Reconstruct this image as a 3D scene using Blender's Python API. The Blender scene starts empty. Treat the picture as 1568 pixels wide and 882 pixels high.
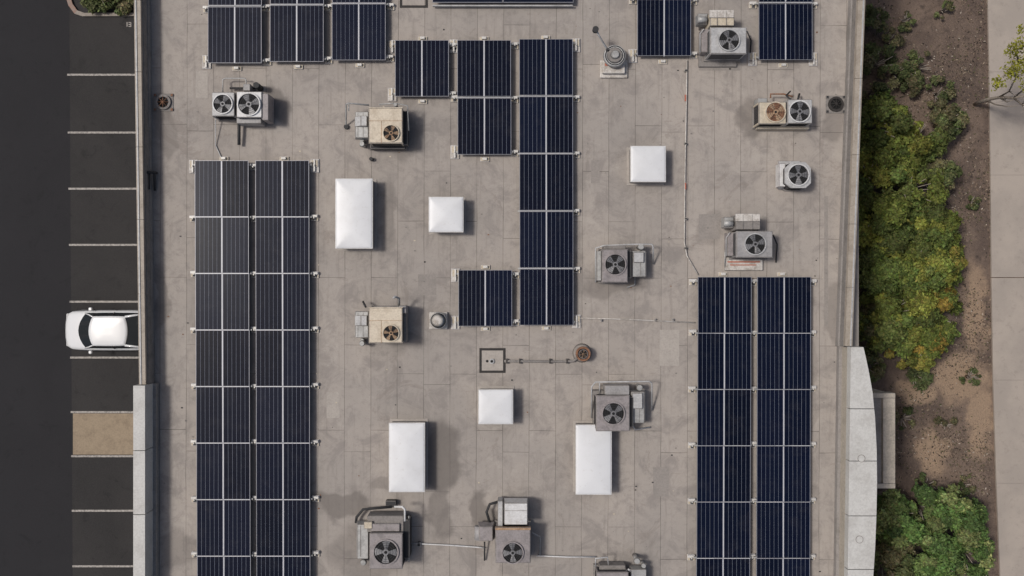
import bpy, bmesh, math, random
import numpy as np
from mathutils import Vector, Matrix
random.seed(7); rng=np.random.default_rng(7)
F=1353.0; HC=41.0; ZR=8.0
def W(px,py,z=0.0):
    s=F/(HC-z); return ((px-784)/s,(441-py)/s)
scene=bpy.context.scene
COL=scene.collection
# ------------------------------------------------------------ materials
def newmat(name):
    m=bpy.data.materials.new(name); m.use_nodes=True
    nt=m.node_tree; b=nt.nodes['Principled BSDF']; return m,nt,b
def N(nt,t,**k):
    n=nt.nodes.new(t)
    for a,v in k.items(): setattr(n,a,v)
    return n
def coords(nt,world=False):
    if world:
        return N(nt,'ShaderNodeNewGeometry').outputs['Position']
    return N(nt,'ShaderNodeTexCoord').outputs['Object']
def noise(nt,vec,scale,detail=4,rough=0.55,dist=0.0):
    n=N(nt,'ShaderNodeTexNoise'); n.inputs['Scale'].default_value=scale
    n.inputs['Detail'].default_value=min(detail,5); n.inputs['Roughness'].default_value=rough
    n.inputs['Distortion'].default_value=dist
    nt.links.new(vec,n.inputs['Vector']); return n.outputs['Fac']
def maprange(nt,v,a,b,c=0.0,d=1.0,smooth=False):
    n=N(nt,'ShaderNodeMapRange')
    if smooth: n.interpolation_type='SMOOTHSTEP'
    for i,x in zip((1,2,3,4),(a,b,c,d)): n.inputs[i].default_value=x
    nt.links.new(v,n.inputs[0]); return n.outputs[0]
def mixc(nt,fac,a,b,mode='MIX'):
    n=N(nt,'ShaderNodeMix',data_type='RGBA',blend_type=mode)
    for idx,v in ((6,a),(7,b)):
        if isinstance(v,(tuple,list)): n.inputs[idx].default_value=(v[0],v[1],v[2],1)
        else: nt.links.new(v,n.inputs[idx])
    if isinstance(fac,(int,float)): n.inputs[0].default_value=fac
    else: nt.links.new(fac,n.inputs[0])
    return n.outputs[2]
def math_(nt,op,a,b=0.0):
    n=N(nt,'ShaderNodeMath',operation=op)
    for i,v in enumerate((a,b)):
        if isinstance(v,(int,float)): n.inputs[i].default_value=v
        else: nt.links.new(v,n.inputs[i])
    return n.outputs[0]
def bump(nt,b,h,strength=0.3,dist=0.01):
    n=N(nt,'ShaderNodeBump'); n.inputs['Strength'].default_value=strength; n.inputs['Distance'].default_value=dist
    nt.links.new(h,n.inputs['Height']); nt.links.new(n.outputs[0],b.inputs['Normal'])
def simple(name,col,rough=0.6,metal=0.0,grime=0.35,grimecol=None,scale=2.5,fine=True,world=False):
    m,nt,b=newmat(name); v=coords(nt,True)
    gc=grimecol or tuple(c*0.45 for c in col)
    if grime>0:
        f=maprange(nt,noise(nt,v,scale,5,0.7),0.42,0.68,0,grime,True)
        c=mixc(nt,f,col,gc)
        if fine:
            f2=maprange(nt,noise(nt,v,14,3,0.7),0.4,0.7,0.0,0.32)
            c=mixc(nt,f2,c,tuple(x*0.6 for x in gc))
        nt.links.new(c,b.inputs['Base Color'])
    else: b.inputs['Base Color'].default_value=(*col,1)
    b.inputs['Roughness'].default_value=rough; b.inputs['Metallic'].default_value=metal
    return m
M={}
M['cream']=simple('cream_painted_metal',(0.66,0.58,0.46),0.55,0,0.55,(0.40,0.32,0.23))
M['grey']=simple('grey_painted_metal',(0.36,0.35,0.35),0.5,0,0.5)
M['mauve']=simple('weathered_cabinet_metal',(0.32,0.29,0.29),0.55,0,0.55)
M['lgrey']=simple('light_grey_metal',(0.50,0.50,0.50),0.5,0,0.5)
M['galv']=simple('galvanised_metal',(0.44,0.44,0.43),0.5,0.2,0.6)
M['white']=simple('white_painted_metal',(0.70,0.70,0.70),0.5,0,0.4,(0.42,0.40,0.37))
M['rail']=simple('white_rail',(0.62,0.62,0.64),0.5,0,0,None)
M['dirtywhite']=simple('stained_white_base',(0.64,0.61,0.57),0.8,0,0.8,(0.30,0.26,0.22),4)
M['dark']=simple('dark_recess',(0.012,0.012,0.013),0.9,0,0.0,None,2,False)
M['black']=simple('black_rubber',(0.03,0.03,0.032),0.7,0,0)
M['bark']=simple('pale_bark',(0.40,0.35,0.30),0.9,0,0.6,(0.16,0.13,0.11),6)
M['blade']=simple('fan_blade_metal',(0.24,0.24,0.25),0.5,0.2,0.4)
M['rust']=simple('rusty_metal',(0.28,0.14,0.08),0.85,0,0.7,(0.10,0.05,0.03),7)
M['rustlight']=simple('rust_tinted_coil',(0.45,0.31,0.2),0.8,0,0.6,(0.25,0.13,0.07),7)
M['curb']=simple('equipment_curb',(0.27,0.25,0.235),0.85,0,0.5)
M['stand']=simple('tan_foot_block',(0.60,0.53,0.42),0.85,0,0.4,(0.35,0.29,0.2),5)
M['footmetal']=simple('foot_bracket_metal',(0.70,0.68,0.64),0.5,0.1,0.35)
M['orange']=simple('faded_orange_tape',(0.50,0.17,0.11),0.7,0,0.3)
M['coping']=simple('tan_coping_metal',(0.41,0.36,0.30),0.6,0,0.6,(0.24,0.2,0.16),1.5)
M['parinner']=simple('parapet_flashing_felt',(0.31,0.29,0.275),0.85,0,0.7,(0.2,0.185,0.17),1.2)
M['whitecap']=simple('white_parapet_cap',(0.61,0.605,0.58),0.7,0,0.6,(0.44,0.425,0.40),1.1)
M['stucco']=simple('stucco_wall',(0.48,0.43,0.36),0.9,0,0.3)
M['canopy']=simple('canopy_render',(0.60,0.53,0.44),0.85,0,0.5)
M['glass']=simple('dark_window_glass',(0.02,0.025,0.03),0.08,0,0.0,None,2,False)
M['kerb']=simple('concrete_kerb',(0.34,0.30,0.26),0.9,0,0.5)
M['redkerb']=simple('faded_kerb_paint',(0.30,0.19,0.15),0.85,0,0.8,(0.3,0.26,0.23),5)
M['tanpatch']=simple('tan_concrete_pad',(0.34,0.27,0.19),0.9,0,0.6,(0.22,0.17,0.12),2)
M['tar']=simple('bitumen_sealant',(0.04,0.036,0.034),0.8,0,0.4)
m,nt,b=newmat('white_car_paint'); b.inputs['Base Color'].default_value=(0.74,0.75,0.76,1); b.inputs['Roughness'].default_value=0.25
b.inputs['Coat Weight'].default_value=0.6; M['carpaint']=m
m,nt,b=newmat('white_acrylic_dome'); v=coords(nt,True)
c=mixc(nt,maprange(nt,noise(nt,v,1.1,5,.6),0.4,0.75,0,0.55,True),(0.74,0.75,0.765),(0.62,0.625,0.63))
c=mixc(nt,maprange(nt,noise(nt,v,7,4,.7),0.56,0.75,0,0.35,True),c,(0.5,0.48,0.45))
nt.links.new(c,b.inputs['Base Color']); b.inputs['Roughness'].default_value=0.4; M['dome']=m
# roof membrane
m,nt,b=newmat('roof_cap_sheet'); pos=coords(nt,True)
mp=N(nt,'ShaderNodeMapping'); mp.inputs['Rotation'].default_value=(0,0,math.radians(90.15)); mp.inputs['Location'].default_value=(0.4,0.31,0)
nd=N(nt,'ShaderNodeTexNoise'); nd.inputs['Scale'].default_value=0.7; nd.inputs['Detail'].default_value=1; nt.links.new(pos,nd.inputs['Vector'])
va=N(nt,'ShaderNodeVectorMath',operation='MULTIPLY_ADD'); va.inputs[1].default_value=(0.05,0.05,0); nt.links.new(nd.outputs['Color'],va.inputs[0]); nt.links.new(pos,va.inputs[2])
nt.links.new(va.outputs[0],mp.inputs['Vector'])
def brick(sc_w,sc_h,mort,off,freq=2):
    br=N(nt,'ShaderNodeTexBrick'); br.offset=off; br.offset_frequency=freq; br.squash=0.7; br.squash_frequency=3
    br.inputs['Scale'].default_value=1; br.inputs['Mortar Size'].default_value=mort; br.inputs['Mortar Smooth'].default_value=0.5
    br.inputs['Brick Width'].default_value=sc_w; br.inputs['Row Height'].default_value=sc_h
    br.inputs['Color1'].default_value=(1,1,1,1); br.inputs['Color2'].default_value=(0.88,0.885,0.89,1); br.inputs['Mortar'].default_value=(0.36,0.355,0.35,1)
    nt.links.new(mp.outputs[0],br.inputs['Vector']); return br
br=brick(5.7,0.985,0.013,0.37)
base=mixc(nt,maprange(nt,noise(nt,pos,0.22,5,0.6),0.3,0.7,0,1,True),(0.435,0.388,0.345),(0.365,0.332,0.302))
base=mixc(nt,maprange(nt,noise(nt,pos,1.1,5,0.75,0.6),0.45,0.66,0,0.75,True),base,(0.275,0.248,0.228))
base=mixc(nt,maprange(nt,noise(nt,pos,0.8,5,0.7,0.8),0.55,0.72,0,0.45,True),base,(0.51,0.465,0.415))
base=mixc(nt,maprange(nt,noise(nt,pos,5,4,0.75),0.48,0.75,0,0.45,True),base,(0.24,0.22,0.205))
base=mixc(nt,maprange(nt,noise(nt,pos,0.45,5,0.8,1.5),0.60,0.66,0,0.35,True),base,(0.23,0.195,0.17))
base=mixc(nt,maprange(nt,noise(nt,pos,40,2,0.8),0.4,0.8,0,0.35),base,(0.23,0.205,0.19))
sm=maprange(nt,noise(nt,pos,0.6,3,0.6),0.35,0.65,0.45,1.0)
base=mixc(nt,sm,base,br.outputs['Color'],'MULTIPLY')
mp2=N(nt,'ShaderNodeMapping'); mp2.inputs['Scale'].default_value=(5,0.35,1); nt.links.new(pos,mp2.inputs['Vector'])
base=mixc(nt,maprange(nt,noise(nt,mp2.outputs[0],1,5,0.7),0.52,0.70,0,0.45,True),base,(0.24,0.215,0.195))
stains_shadows=[(672,705,30,66,.66),(676,790,20,50,.5),(520,776,48,22,.6),(560,850,60,45,.4),(742,785,20,28,.65),(600,745,34,14,.4),(1085,350,22,25,.3),  # water stains, plus cast shadows beside skylights and units painted into the roof colour
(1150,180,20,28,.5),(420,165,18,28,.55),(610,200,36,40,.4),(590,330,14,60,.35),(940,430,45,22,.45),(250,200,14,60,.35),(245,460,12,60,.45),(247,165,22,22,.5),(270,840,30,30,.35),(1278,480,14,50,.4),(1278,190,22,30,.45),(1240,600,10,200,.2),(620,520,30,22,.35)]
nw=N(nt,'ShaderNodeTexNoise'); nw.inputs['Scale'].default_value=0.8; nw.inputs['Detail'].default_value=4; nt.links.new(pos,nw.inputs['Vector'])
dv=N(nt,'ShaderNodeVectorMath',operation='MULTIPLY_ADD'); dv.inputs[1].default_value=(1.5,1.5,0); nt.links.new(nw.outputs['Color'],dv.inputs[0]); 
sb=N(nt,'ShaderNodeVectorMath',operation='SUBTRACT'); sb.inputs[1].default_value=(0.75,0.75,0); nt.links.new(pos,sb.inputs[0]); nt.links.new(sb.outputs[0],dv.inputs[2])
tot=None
for (sx,sy,rx,ry,st) in stains_shadows:
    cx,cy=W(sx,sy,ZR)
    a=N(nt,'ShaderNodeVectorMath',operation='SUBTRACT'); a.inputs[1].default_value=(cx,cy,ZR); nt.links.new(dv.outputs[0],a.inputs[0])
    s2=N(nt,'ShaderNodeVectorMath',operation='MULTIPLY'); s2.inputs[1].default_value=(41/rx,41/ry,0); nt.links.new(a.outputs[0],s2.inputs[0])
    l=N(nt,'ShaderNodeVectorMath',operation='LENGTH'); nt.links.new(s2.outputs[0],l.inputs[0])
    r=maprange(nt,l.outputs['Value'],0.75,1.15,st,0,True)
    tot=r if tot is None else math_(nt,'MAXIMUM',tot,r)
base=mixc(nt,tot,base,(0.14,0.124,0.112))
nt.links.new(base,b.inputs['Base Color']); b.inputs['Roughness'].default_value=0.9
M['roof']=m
M['patch']=simple('patched_cap_sheet',(0.32,0.29,0.265),0.9,0,0.6,(0.25,0.23,0.21),2)
M['patchl']=simple('lighter_patch_sheet',(0.44,0.40,0.36),0.9,0,0.5,(0.34,0.31,0.28),2)
def asphalt(name,c1,c2):
    m,nt,b=newmat(name); v=coords(nt,True)
    c=mixc(nt,maprange(nt,noise(nt,v,0.25,5,0.65,0.5),0.3,0.7,0,1,True),c1,c2)
    c=mixc(nt,maprange(nt,noise(nt,v,35,3,0.7),0.4,0.75,0,0.6),c,tuple(x*2.1 for x in c2))
    c=mixc(nt,maprange(nt,noise(nt,v,1.5,5,0.7,1),0.55,0.70,0,0.45,True),c,tuple(x*0.5 for x in c1))
    nt.links.new(c,b.inputs['Base Color']); b.inputs['Roughness'].default_value=0.9
    return m
M['asph']=asphalt('dark_asphalt',(0.0115,0.0112,0.0135),(0.0150,0.0146,0.0172))
M['asph2']=asphalt('worn_asphalt',(0.0170,0.0162,0.0168),(0.0280,0.0262,0.0260))
m,nt,b=newmat('worn_line_paint'); v=coords(nt,True)
c=mixc(nt,maprange(nt,noise(nt,v,9,5,0.75),0.42,0.62,0,0.7),(0.44,0.41,0.38),(0.11,0.105,0.10)); nt.links.new(c,b.inputs['Base Color']); b.inputs['Roughness'].default_value=.85; M['line']=m
# soil
m,nt,b=newmat('dry_soil'); v=coords(nt,True)
c=mixc(nt,maprange(nt,noise(nt,v,0.35,5,0.65,0.6),0.38,0.62,0,1,True),(0.135,0.098,0.080),(0.23,0.168,0.130))
c=mixc(nt,maprange(nt,noise(nt,v,1.8,5,0.75,0.5),0.5,0.68,0,0.75,True),c,(0.075,0.057,0.047))
tanm=None
for (sx,sy,rx,ry) in ((1492,470,18,70),(1470,580,46,36),(1503,640,20,60),(1425,690,26,36),(1400,600,30,20)):
    cx,cy=W(sx,sy,0)
    a=N(nt,'ShaderNodeVectorMath',operation='SUBTRACT'); a.inputs[1].default_value=(cx,cy,0); nt.links.new(v,a.inputs[0])
    nz=N(nt,'ShaderNodeTexNoise'); nz.inputs['Scale'].default_value=1.1; nz.inputs['Detail'].default_value=5; nt.links.new(v,nz.inputs['Vector'])
    a2=N(nt,'ShaderNodeVectorMath',operation='MULTIPLY_ADD'); a2.inputs[1].default_value=(2.0,2.0,0); nt.links.new(nz.outputs['Color'],a2.inputs[0]); nt.links.new(a.outputs[0],a2.inputs[2])
    a3=N(nt,'ShaderNodeVectorMath',operation='SUBTRACT'); a3.inputs[1].default_value=(1.0,1.0,0); nt.links.new(a2.outputs[0],a3.inputs[0])
    s2=N(nt,'ShaderNodeVectorMath',operation='MULTIPLY'); s2.inputs[1].default_value=(33/rx,33/ry,0); nt.links.new(a3.outputs[0],s2.inputs[0])
    l=N(nt,'ShaderNodeVectorMath',operation='LENGTH'); nt.links.new(s2.outputs[0],l.inputs[0])
    r=maprange(nt,l.outputs['Value'],0.6,1.3,.9,0,True); tanm=r if tanm is None else math_(nt,'MAXIMUM',tanm,r)
c=mixc(nt,tanm,c,(0.42,0.30,0.205))
c=mixc(nt,maprange(nt,noise(nt,v,11,4,0.8),0.5,0.72,0,0.6),c,(0.08,0.058,0.046))
c=mixc(nt,maprange(nt,noise(nt,v,25,2,0.8),0.6,0.72,0,0.5),c,(0.34,0.27,0.22))
nt.links.new(c,b.inputs['Base Color']); b.inputs['Roughness'].default_value=1.0; bump(nt,b,noise(nt,v,10,5,.8),0.8,0.1); M['soil']=m
m,nt,b=newmat('sidewalk_concrete'); v=coords(nt,True)
c=mixc(nt,maprange(nt,noise(nt,v,0.5,5,0.65),0.35,0.65,0,1,True),(0.43,0.375,0.325),(0.37,0.325,0.285))
c=mixc(nt,maprange(nt,noise(nt,v,3,5,0.75),0.52,0.7,0,0.45,True),c,(0.27,0.235,0.205))
c=mixc(nt,maprange(nt,noise(nt,v,30,3,0.7),0.5,0.8,0,0.35),c,(0.25,0.215,0.19)); nt.links.new(c,b.inputs['Base Color']); b.inputs['Roughness'].default_value=.9; M['walk']=m
# solar cells
m,nt,b=newmat('solar_cells'); tc=N(nt,'ShaderNodeTexCoord'); sx=N(nt,'ShaderNodeSeparateXYZ'); nt.links.new(tc.outputs['Object'],sx.inputs[0])
PWD,PLN=0.978,2.076
def lines(out,period,half,off=0.0):
    x=math_(nt,'ADD',out,off+50*period); x=math_(nt,'MODULO',x,period); x=math_(nt,'SUBTRACT',x,period/2); x=math_(nt,'ABSOLUTE',x)
    return math_(nt,'GREATER_THAN',x,period/2-half)
cw=(PWD-0.03)/6; cl=(PLN-0.03)/12
gx=lines(sx.outputs[0],cw,0.0038); gy=lines(sx.outputs[1],cl,0.0016)
oi=N(nt,'ShaderNodeObjectInfo')
cell=mixc(nt,oi.outputs['Random'],(0.0026,0.0042,0.0125),(0.0048,0.0078,0.0225))
gp=coords(nt,True)
c=mixc(nt,math_(nt,'MULTIPLY',gy,0.5),cell,(0.03,0.04,0.06)); c=mixc(nt,gx,c,(0.22,0.25,0.31))
dust=maprange(nt,noise(nt,gp,2,4,.7),.5,.8,0,.04); c=mixc(nt,dust,c,(0.3,0.28,0.26))
nt.links.new(c,b.inputs['Base Color']); b.inputs['Roughness'].default_value=.2; b.inputs['IOR'].default_value=1.33; b.inputs['Specular IOR Level'].default_value=0.3; M['cell']=m
M['frame']=simple('aluminium_frame',(0.32,0.32,0.35),0.4,0.3,0,None,2,False)
def foliage(name):
    m,nt,b=newmat(name); at=N(nt,'ShaderNodeAttribute'); at.attribute_name='tint'
    nt.links.new(at.outputs['Color'],b.inputs['Base Color']); b.inputs['Roughness'].default_value=.7
    b.inputs['Specular IOR Level'].default_value=0.25
    return m
M['leaf']=foliage('foliage_leaves')
# ------------------------------------------------------------ builder
class B:
    def __init__(s,name): s.name=name; s.bm=bmesh.new(); s.mats=[]
    def mi(s,k):
        if k not in s.mats: s.mats.append(k)
        return s.mats.index(k)
    def box(s,x0,y0,x1,y1,z0,z1,mat,bev=0.015,top=None,smooth=False):
        x0,x1=min(x0,x1),max(x0,x1); y0,y1=min(y0,y1),max(y0,y1); t=top or (0,0,0,0)
        co=[(x0,y0,z0),(x1,y0,z0),(x1,y1,z0),(x0,y1,z0),(x0+t[0],y0+t[1],z1),(x1-t[2],y0+t[1],z1),(x1-t[2],y1-t[3],z1),(x0+t[0],y1-t[3],z1)]
        vs=[s.bm.verts.new(c) for c in co]; i=s.mi(mat); fs=[]
        for f in ((3,2,1,0),(4,5,6,7),(0,1,5,4),(1,2,6,5),(2,3,7,6),(3,0,4,7)):
            fc=s.bm.faces.new([vs[k] for k in f]); fc.material_index=i; fs.append(fc)
        if bev>0:
            es=list({e for f in fs for e in f.edges})
            bmesh.ops.bevel(s.bm,geom=es,offset=bev,segments=1,affect='EDGES',profile=0.5)
    def pb(s,px0,py0,px1,py1,z0,z1,mat,bev=0.015,top=None):
        a=W(px0,py0,z1); c=W(px1,py1,z1); s.box(a[0],c[1],c[0],a[1],z0,z1,mat,bev,top); return (a[0],c[1],c[0],a[1])
    def prism(s,pts,z0,z1,mat):
        i=s.mi(mat); lo=[s.bm.verts.new((x,y,z0)) for x,y in pts]; hi=[s.bm.verts.new((x,y,z1)) for x,y in pts]
        n=len(pts); fs=[s.bm.faces.new(hi),s.bm.faces.new(lo[::-1])]
        for k in range(n): fs.append(s.bm.faces.new((lo[k],lo[(k+1)%n],hi[(k+1)%n],hi[k])))
        for f in fs: f.material_index=i
        bmesh.ops.recalc_face_normals(s.bm,faces=fs)
    def cyl(s,cx,cy,z0,z1,r,mat,seg=24,r2=None,cap=True):
        r2=r if r2 is None else r2; i=s.mi(mat)
        lo=[s.bm.verts.new((cx+r*math.cos(a),cy+r*math.sin(a),z0)) for a in [2*math.pi*k/seg for k in range(seg)]]
        hi=[s.bm.verts.new((cx+r2*math.cos(a),cy+r2*math.sin(a),z1)) for a in [2*math.pi*k/seg for k in range(seg)]]
        for k in range(seg):
            f=s.bm.faces.new((lo[k],lo[(k+1)%seg],hi[(k+1)%seg],hi[k])); f.material_index=i; f.smooth=True
        if cap:
            f=s.bm.faces.new(hi); f.material_index=i
            f=s.bm.faces.new(lo[::-1]); f.material_index=i
    def annulus(s,cx,cy,z0,z1,ri,ro,mat,seg=28):
        i=s.mi(mat); R=[]
        for r,z in ((ro,z0),(ro,z1),(ri,z1),(ri,z0)):
            R.append([s.bm.verts.new((cx+r*math.cos(2*math.pi*k/seg),cy+r*math.sin(2*math.pi*k/seg),z)) for k in range(seg)])
        for a in range(4):
            A=R[a];C=R[(a+1)%4]
            for k in range(seg):
                f=s.bm.faces.new((A[k],A[(k+1)%seg],C[(k+1)%seg],C[k])); f.material_index=i
    def tube(s,pts,r,mat,seg=8,r2=None):
        i=s.mi(mat); pts=[Vector(p) for p in pts]; rings=[]; n=len(pts)
        for k,p in enumerate(pts):
            if k==0: d=pts[1]-p
            elif k==n-1: d=p-pts[k-1]
            else: d=(pts[k+1]-p).normalized()+(p-pts[k-1]).normalized()
            if d.length<1e-6: d=Vector((0,0,1))
            d.normalize(); u=d.orthogonal().normalized() if k==0 else None
            if k>0:
                u=pu-d*pu.dot(d); u=u.normalized() if u.length>1e-5 else d.orthogonal().normalized()
            pu=u; w=d.cross(u); rr=r if r2 is None else r+(r2-r)*k/(n-1)
            rings.append([s.bm.verts.new(p+(u*math.cos(2*math.pi*j/seg)+w*math.sin(2*math.pi*j/seg))*rr) for j in range(seg)])
        for a in range(n-1):
            for j in range(seg):
                f=s.bm.faces.new((rings[a][j],rings[a][(j+1)%seg],rings[a+1][(j+1)%seg],rings[a+1][j])); f.material_index=i; f.smooth=True
        for rg in (rings[0][::-1],rings[-1]):
            f=s.bm.faces.new(rg); f.material_index=i
    def ptube(s,pts,r,mat,seg=8):
        s.tube([(*W(p[0],p[1],p[2]),p[2]) for p in pts],r,mat,seg)
    def quad(s,co,mat):
        f=s.bm.faces.new([s.bm.verts.new(c) for c in co]); f.material_index=s.mi(mat); return f
    def fan(s,px,py,z,rpx,rim='lgrey',blade='blade',nb=4,rot=None,disc='dark'):
        cx,cy=W(px,py,z); r=rpx/(F/(HC-z)); rot=random.random()*3 if rot is None else rot
        s.cyl(cx,cy,z-0.02,z+0.006,r*0.97,disc,28)
        s.annulus(cx,cy,z-0.01,z+0.07,r*0.9,r,rim)
        for k in range(nb):
            a=rot+2*math.pi*k/nb; wd=0.5*math.pi*2/nb
            ps=[]
            for (rr,da,dz) in ((0.22,-wd*0.5,0.02),(0.84,-wd*0.42,0.016),(0.87,0,0.03),(0.82,wd*0.5,0.05),(0.22,wd*0.5,0.045)):
                ps.append((cx+r*rr*math.cos(a+da),cy+r*rr*math.sin(a+da),z+dz))
            s.quad(ps,blade)
        s.cyl(cx,cy,z+0.01,z+0.06,r*0.24,blade,14)
        s.cyl(cx,cy,z+0.06,z+0.075,r*0.12,'dark',10)
        for q in (0.36,0.54,0.72):
            s.annulus(cx,cy,z+0.068,z+0.076,r*q-0.004,r*q+0.004,'black',24)
        for k in range(6):
            a=rot+math.pi*k/3
            s.tube([(cx+r*.2*math.cos(a),cy+r*.2*math.sin(a),z+.072),(cx+r*.93*math.cos(a),cy+r*.93*math.sin(a),z+.072)],0.005,'black',4)
    def louvres(s,x0,y0,x1,y1,z0,z1,mat='dark',n=9):
        for k in range(n):
            z=z0+(z1-z0)*(k+0.5)/n; h=(z1-z0)/n*0.28
            s.box(x0+.06,y0-.004,x1-.06,y1+.004,z-h,z+h,mat,0)
            s.box(x0-.004,y0+.06,x1+.004,y1-.06,z-h*.98,z+h*.98,mat,0)
    def done(s,loc=None,parent=None,bevel=0):
        me=bpy.data.meshes.new(s.name)
        vs=[v.co for v in s.bm.verts]
        if loc is None:
            mx=[max(v[i] for v in vs) for i in range(3)]; mn=[min(v[i] for v in vs) for i in range(3)]
            loc=Vector(((mx[0]+mn[0])/2,(mx[1]+mn[1])/2,mn[2]))
        else: loc=Vector(loc)
        bmesh.ops.translate(s.bm,verts=s.bm.verts,vec=-loc)
        s.bm.to_mesh(me); s.bm.free()
        for k in s.mats: me.materials.append(M[k])
        o=bpy.data.objects.new(s.name,me); o.location=loc; COL.objects.link(o)
        if parent: o.parent=parent
        return o
def empty(name,loc=(0,0,0)):
    e=bpy.data.objects.new(name,None); e.location=loc; COL.objects.link(e); return e
# ------------------------------------------------------------ ground & lot
b_=B('ground'); b_.quad([(-400,-400,0),(400,-400,0),(400,400,0),(-400,400,0)],'soil'); b_.done((0,0,0))
b_=B('parking_lot'); b_.quad([(-60,-60,.004),(-12,-60,.004),(-12,60,.004),(-60,60,.004)],'asph'); b_.done((0,0,0))
b_=B('parking_bay_surface')
a=W(104,-400); c=W(114,1300)
b_.quad([(c[0],c[1],.008),(-12.9,c[1],.008),(-12.9,a[1],.008),(a[0],a[1],.008)],'asph2')
b_.done((0,0,0))
b_=B('parking_lines')
def xs(py): return 103+(py-114)*0.0105
for py in (-60,114.5,203,289,375,462,547.5,631,698.5,782,867,953):
    x0,y0=W(xs(py),py)
    b_.quad([(x0,y0-.045,.012),(-14.2,y0-.045,.012),(-14.2,y0+.045,.012),(x0,y0+.045,.012)],'line')
b_.done()
b_=B('concrete_pad'); a=W(112,633); c=W(330,696)
b_.quad([(a[0],c[1],.016),(c[0],c[1],.016),(c[0],a[1],.016),(a[0],a[1],.016)],'tanpatch'); b_.done()
b_=B('bay_number_marking'); 
for (x0,y0,x1,y1) in ((194,34,195.5,41),(197,34,200,35.3),(197,37,200,38.2),(197,40,200,41.2),(200,34,201.2,41.2)):
    a=W(x0,y0);c=W(x1,y1); b_.quad([(a[0],c[1],.013),(c[0],c[1],.013),(c[0],a[1],.013),(a[0],a[1],.013)],'line')
b_.done()
b_=B('planter_kerb')
pts=[W(99,-60),W(101,-8),W(107,10),W(116,22),W(128,26),W(330,25)]
inn=[W(106,-60),W(108,-9),W(113,7),W(120,17),W(131,21),W(330,20)]
for k in range(len(pts)-1):
    b_.prism([pts[k],pts[k+1],inn[k+1],inn[k]][::-1],0.0,0.13,'redkerb' if k<3 else 'kerb')
b_.done()
# ------------------------------------------------------------ leaves
def leaf_object(name,P,Nrm,size,tint,loc):
    n=len(P); 
    r=rng.normal(size=(n,3)); Nn=Nrm+r*0.55; Nn/=np.linalg.norm(Nn,axis=1)[:,None]
    t=np.cross(Nn,rng.normal(size=(n,3))); t/=np.linalg.norm(t,axis=1)[:,None]; u=np.cross(Nn,t)
    s=size[:,None]
    V=np.empty((n,4,3)); V[:,0]=P-t*s; V[:,1]=P+u*s*.45; V[:,2]=P+t*s-Nn*s*.2; V[:,3]=P-u*s*.45
    V=V.reshape(-1,3)-np.array(loc)
    me=bpy.data.meshes.new(name); me.vertices.add(4*n); me.vertices.foreach_set('co',V.ravel())
    me.loops.add(4*n); me.loops.foreach_set('vertex_index',np.arange(4*n,dtype=np.int32))
    me.polygons.add(n); me.polygons.foreach_set('loop_start',np.arange(0,4*n,4,dtype=np.int32)); me.polygons.foreach_set('loop_total',np.full(n,4,dtype=np.int32))
    me.update(calc_edges=True)
    at=me.color_attributes.new('tint','FLOAT_COLOR','POINT')
    C=np.ones((n,4,4)); C[:,:,:3]=np.clip(tint,0,1)[:,None,:]; at.data.foreach_set('color',C.ravel())
    me.materials.append(M['leaf'])
    o=bpy.data.objects.new(name,me); o.location=loc; COL.objects.link(o); return o
def bush(name,px,py,rpx,h,cols,dens=520,leaf=0.085,squash=1.0,gap=0.0):
    zc=h*0.6; cx,cy=W(px,py,zc); R=rpx/34.0
    Ps=[];Ns=[];Ts=[];Ss=[]
    nc=int(14+R*R*9)
    for k in range(nc):
        a=rng.uniform(0,2*math.pi); q=math.sqrt(rng.uniform(0,1))*0.95
        rr=rng.uniform(0.14,0.36)*min(R,1.5)
        hz=h*(0.25+0.65*math.sqrt(max(0,1-q*q)))*rng.uniform(.68,1.15)
        c=np.array([cx+q*R*math.cos(a),cy+q*R*math.sin(a)*squash,max(hz-rr*0.5,rr*.3)])
        if rng.uniform()<gap: continue
        col=np.array(cols[rng.integers(len(cols))])*rng.uniform(.65,1.45)
        n=int(dens*4*rr*rr*3.0)
        d=rng.normal(size=(n,3)); d/=np.linalg.norm(d,axis=1)[:,None]; d[:,2]=np.where(d[:,2]<-.3,-d[:,2],d[:,2])
        lump=1+0.3*np.sin(d[:,0]*7+k)*np.cos(d[:,1]*6+k*2)
        rad=rr*lump*(rng.uniform(0.25,1.35,size=n)**0.5)
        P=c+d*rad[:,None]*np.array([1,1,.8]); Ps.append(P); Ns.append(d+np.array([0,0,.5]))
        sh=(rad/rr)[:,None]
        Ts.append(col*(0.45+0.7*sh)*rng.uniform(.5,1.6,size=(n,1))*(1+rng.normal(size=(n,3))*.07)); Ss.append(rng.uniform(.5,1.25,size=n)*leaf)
    P=np.concatenate(Ps); P[:,2]=np.maximum(P[:,2],.03)
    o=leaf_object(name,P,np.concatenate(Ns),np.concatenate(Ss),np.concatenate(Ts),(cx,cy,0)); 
    st=B('stems')
    for k in range(9):
        a=rng.uniform(0,6.28); q=rng.uniform(.2,.75)*R
        st.tube([(cx+.05*math.cos(a),cy+.05*math.sin(a),0),(cx+q*.4*math.cos(a),cy+q*.4*math.sin(a),h*.4),(cx+q*math.cos(a+.2),cy+q*math.sin(a+.2),h*.75)],.035,'bark',5,.012)
    so=st.done((cx,cy,0)); so.parent=o; so.location=(0,0,0)
    return o
G=[(0.092,0.110,0.024),(0.066,0.088,0.022),(0.130,0.138,0.028),(0.078,0.095,0.026)]
GD=[(0.056,0.070,0.026),(0.070,0.082,0.032),(0.090,0.084,0.042)]
YO=[(0.14,0.125,0.028),(0.11,0.12,0.026),(0.18,0.130,0.028),(0.080,0.10,0.022),(0.072,0.092,0.022)]
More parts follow.
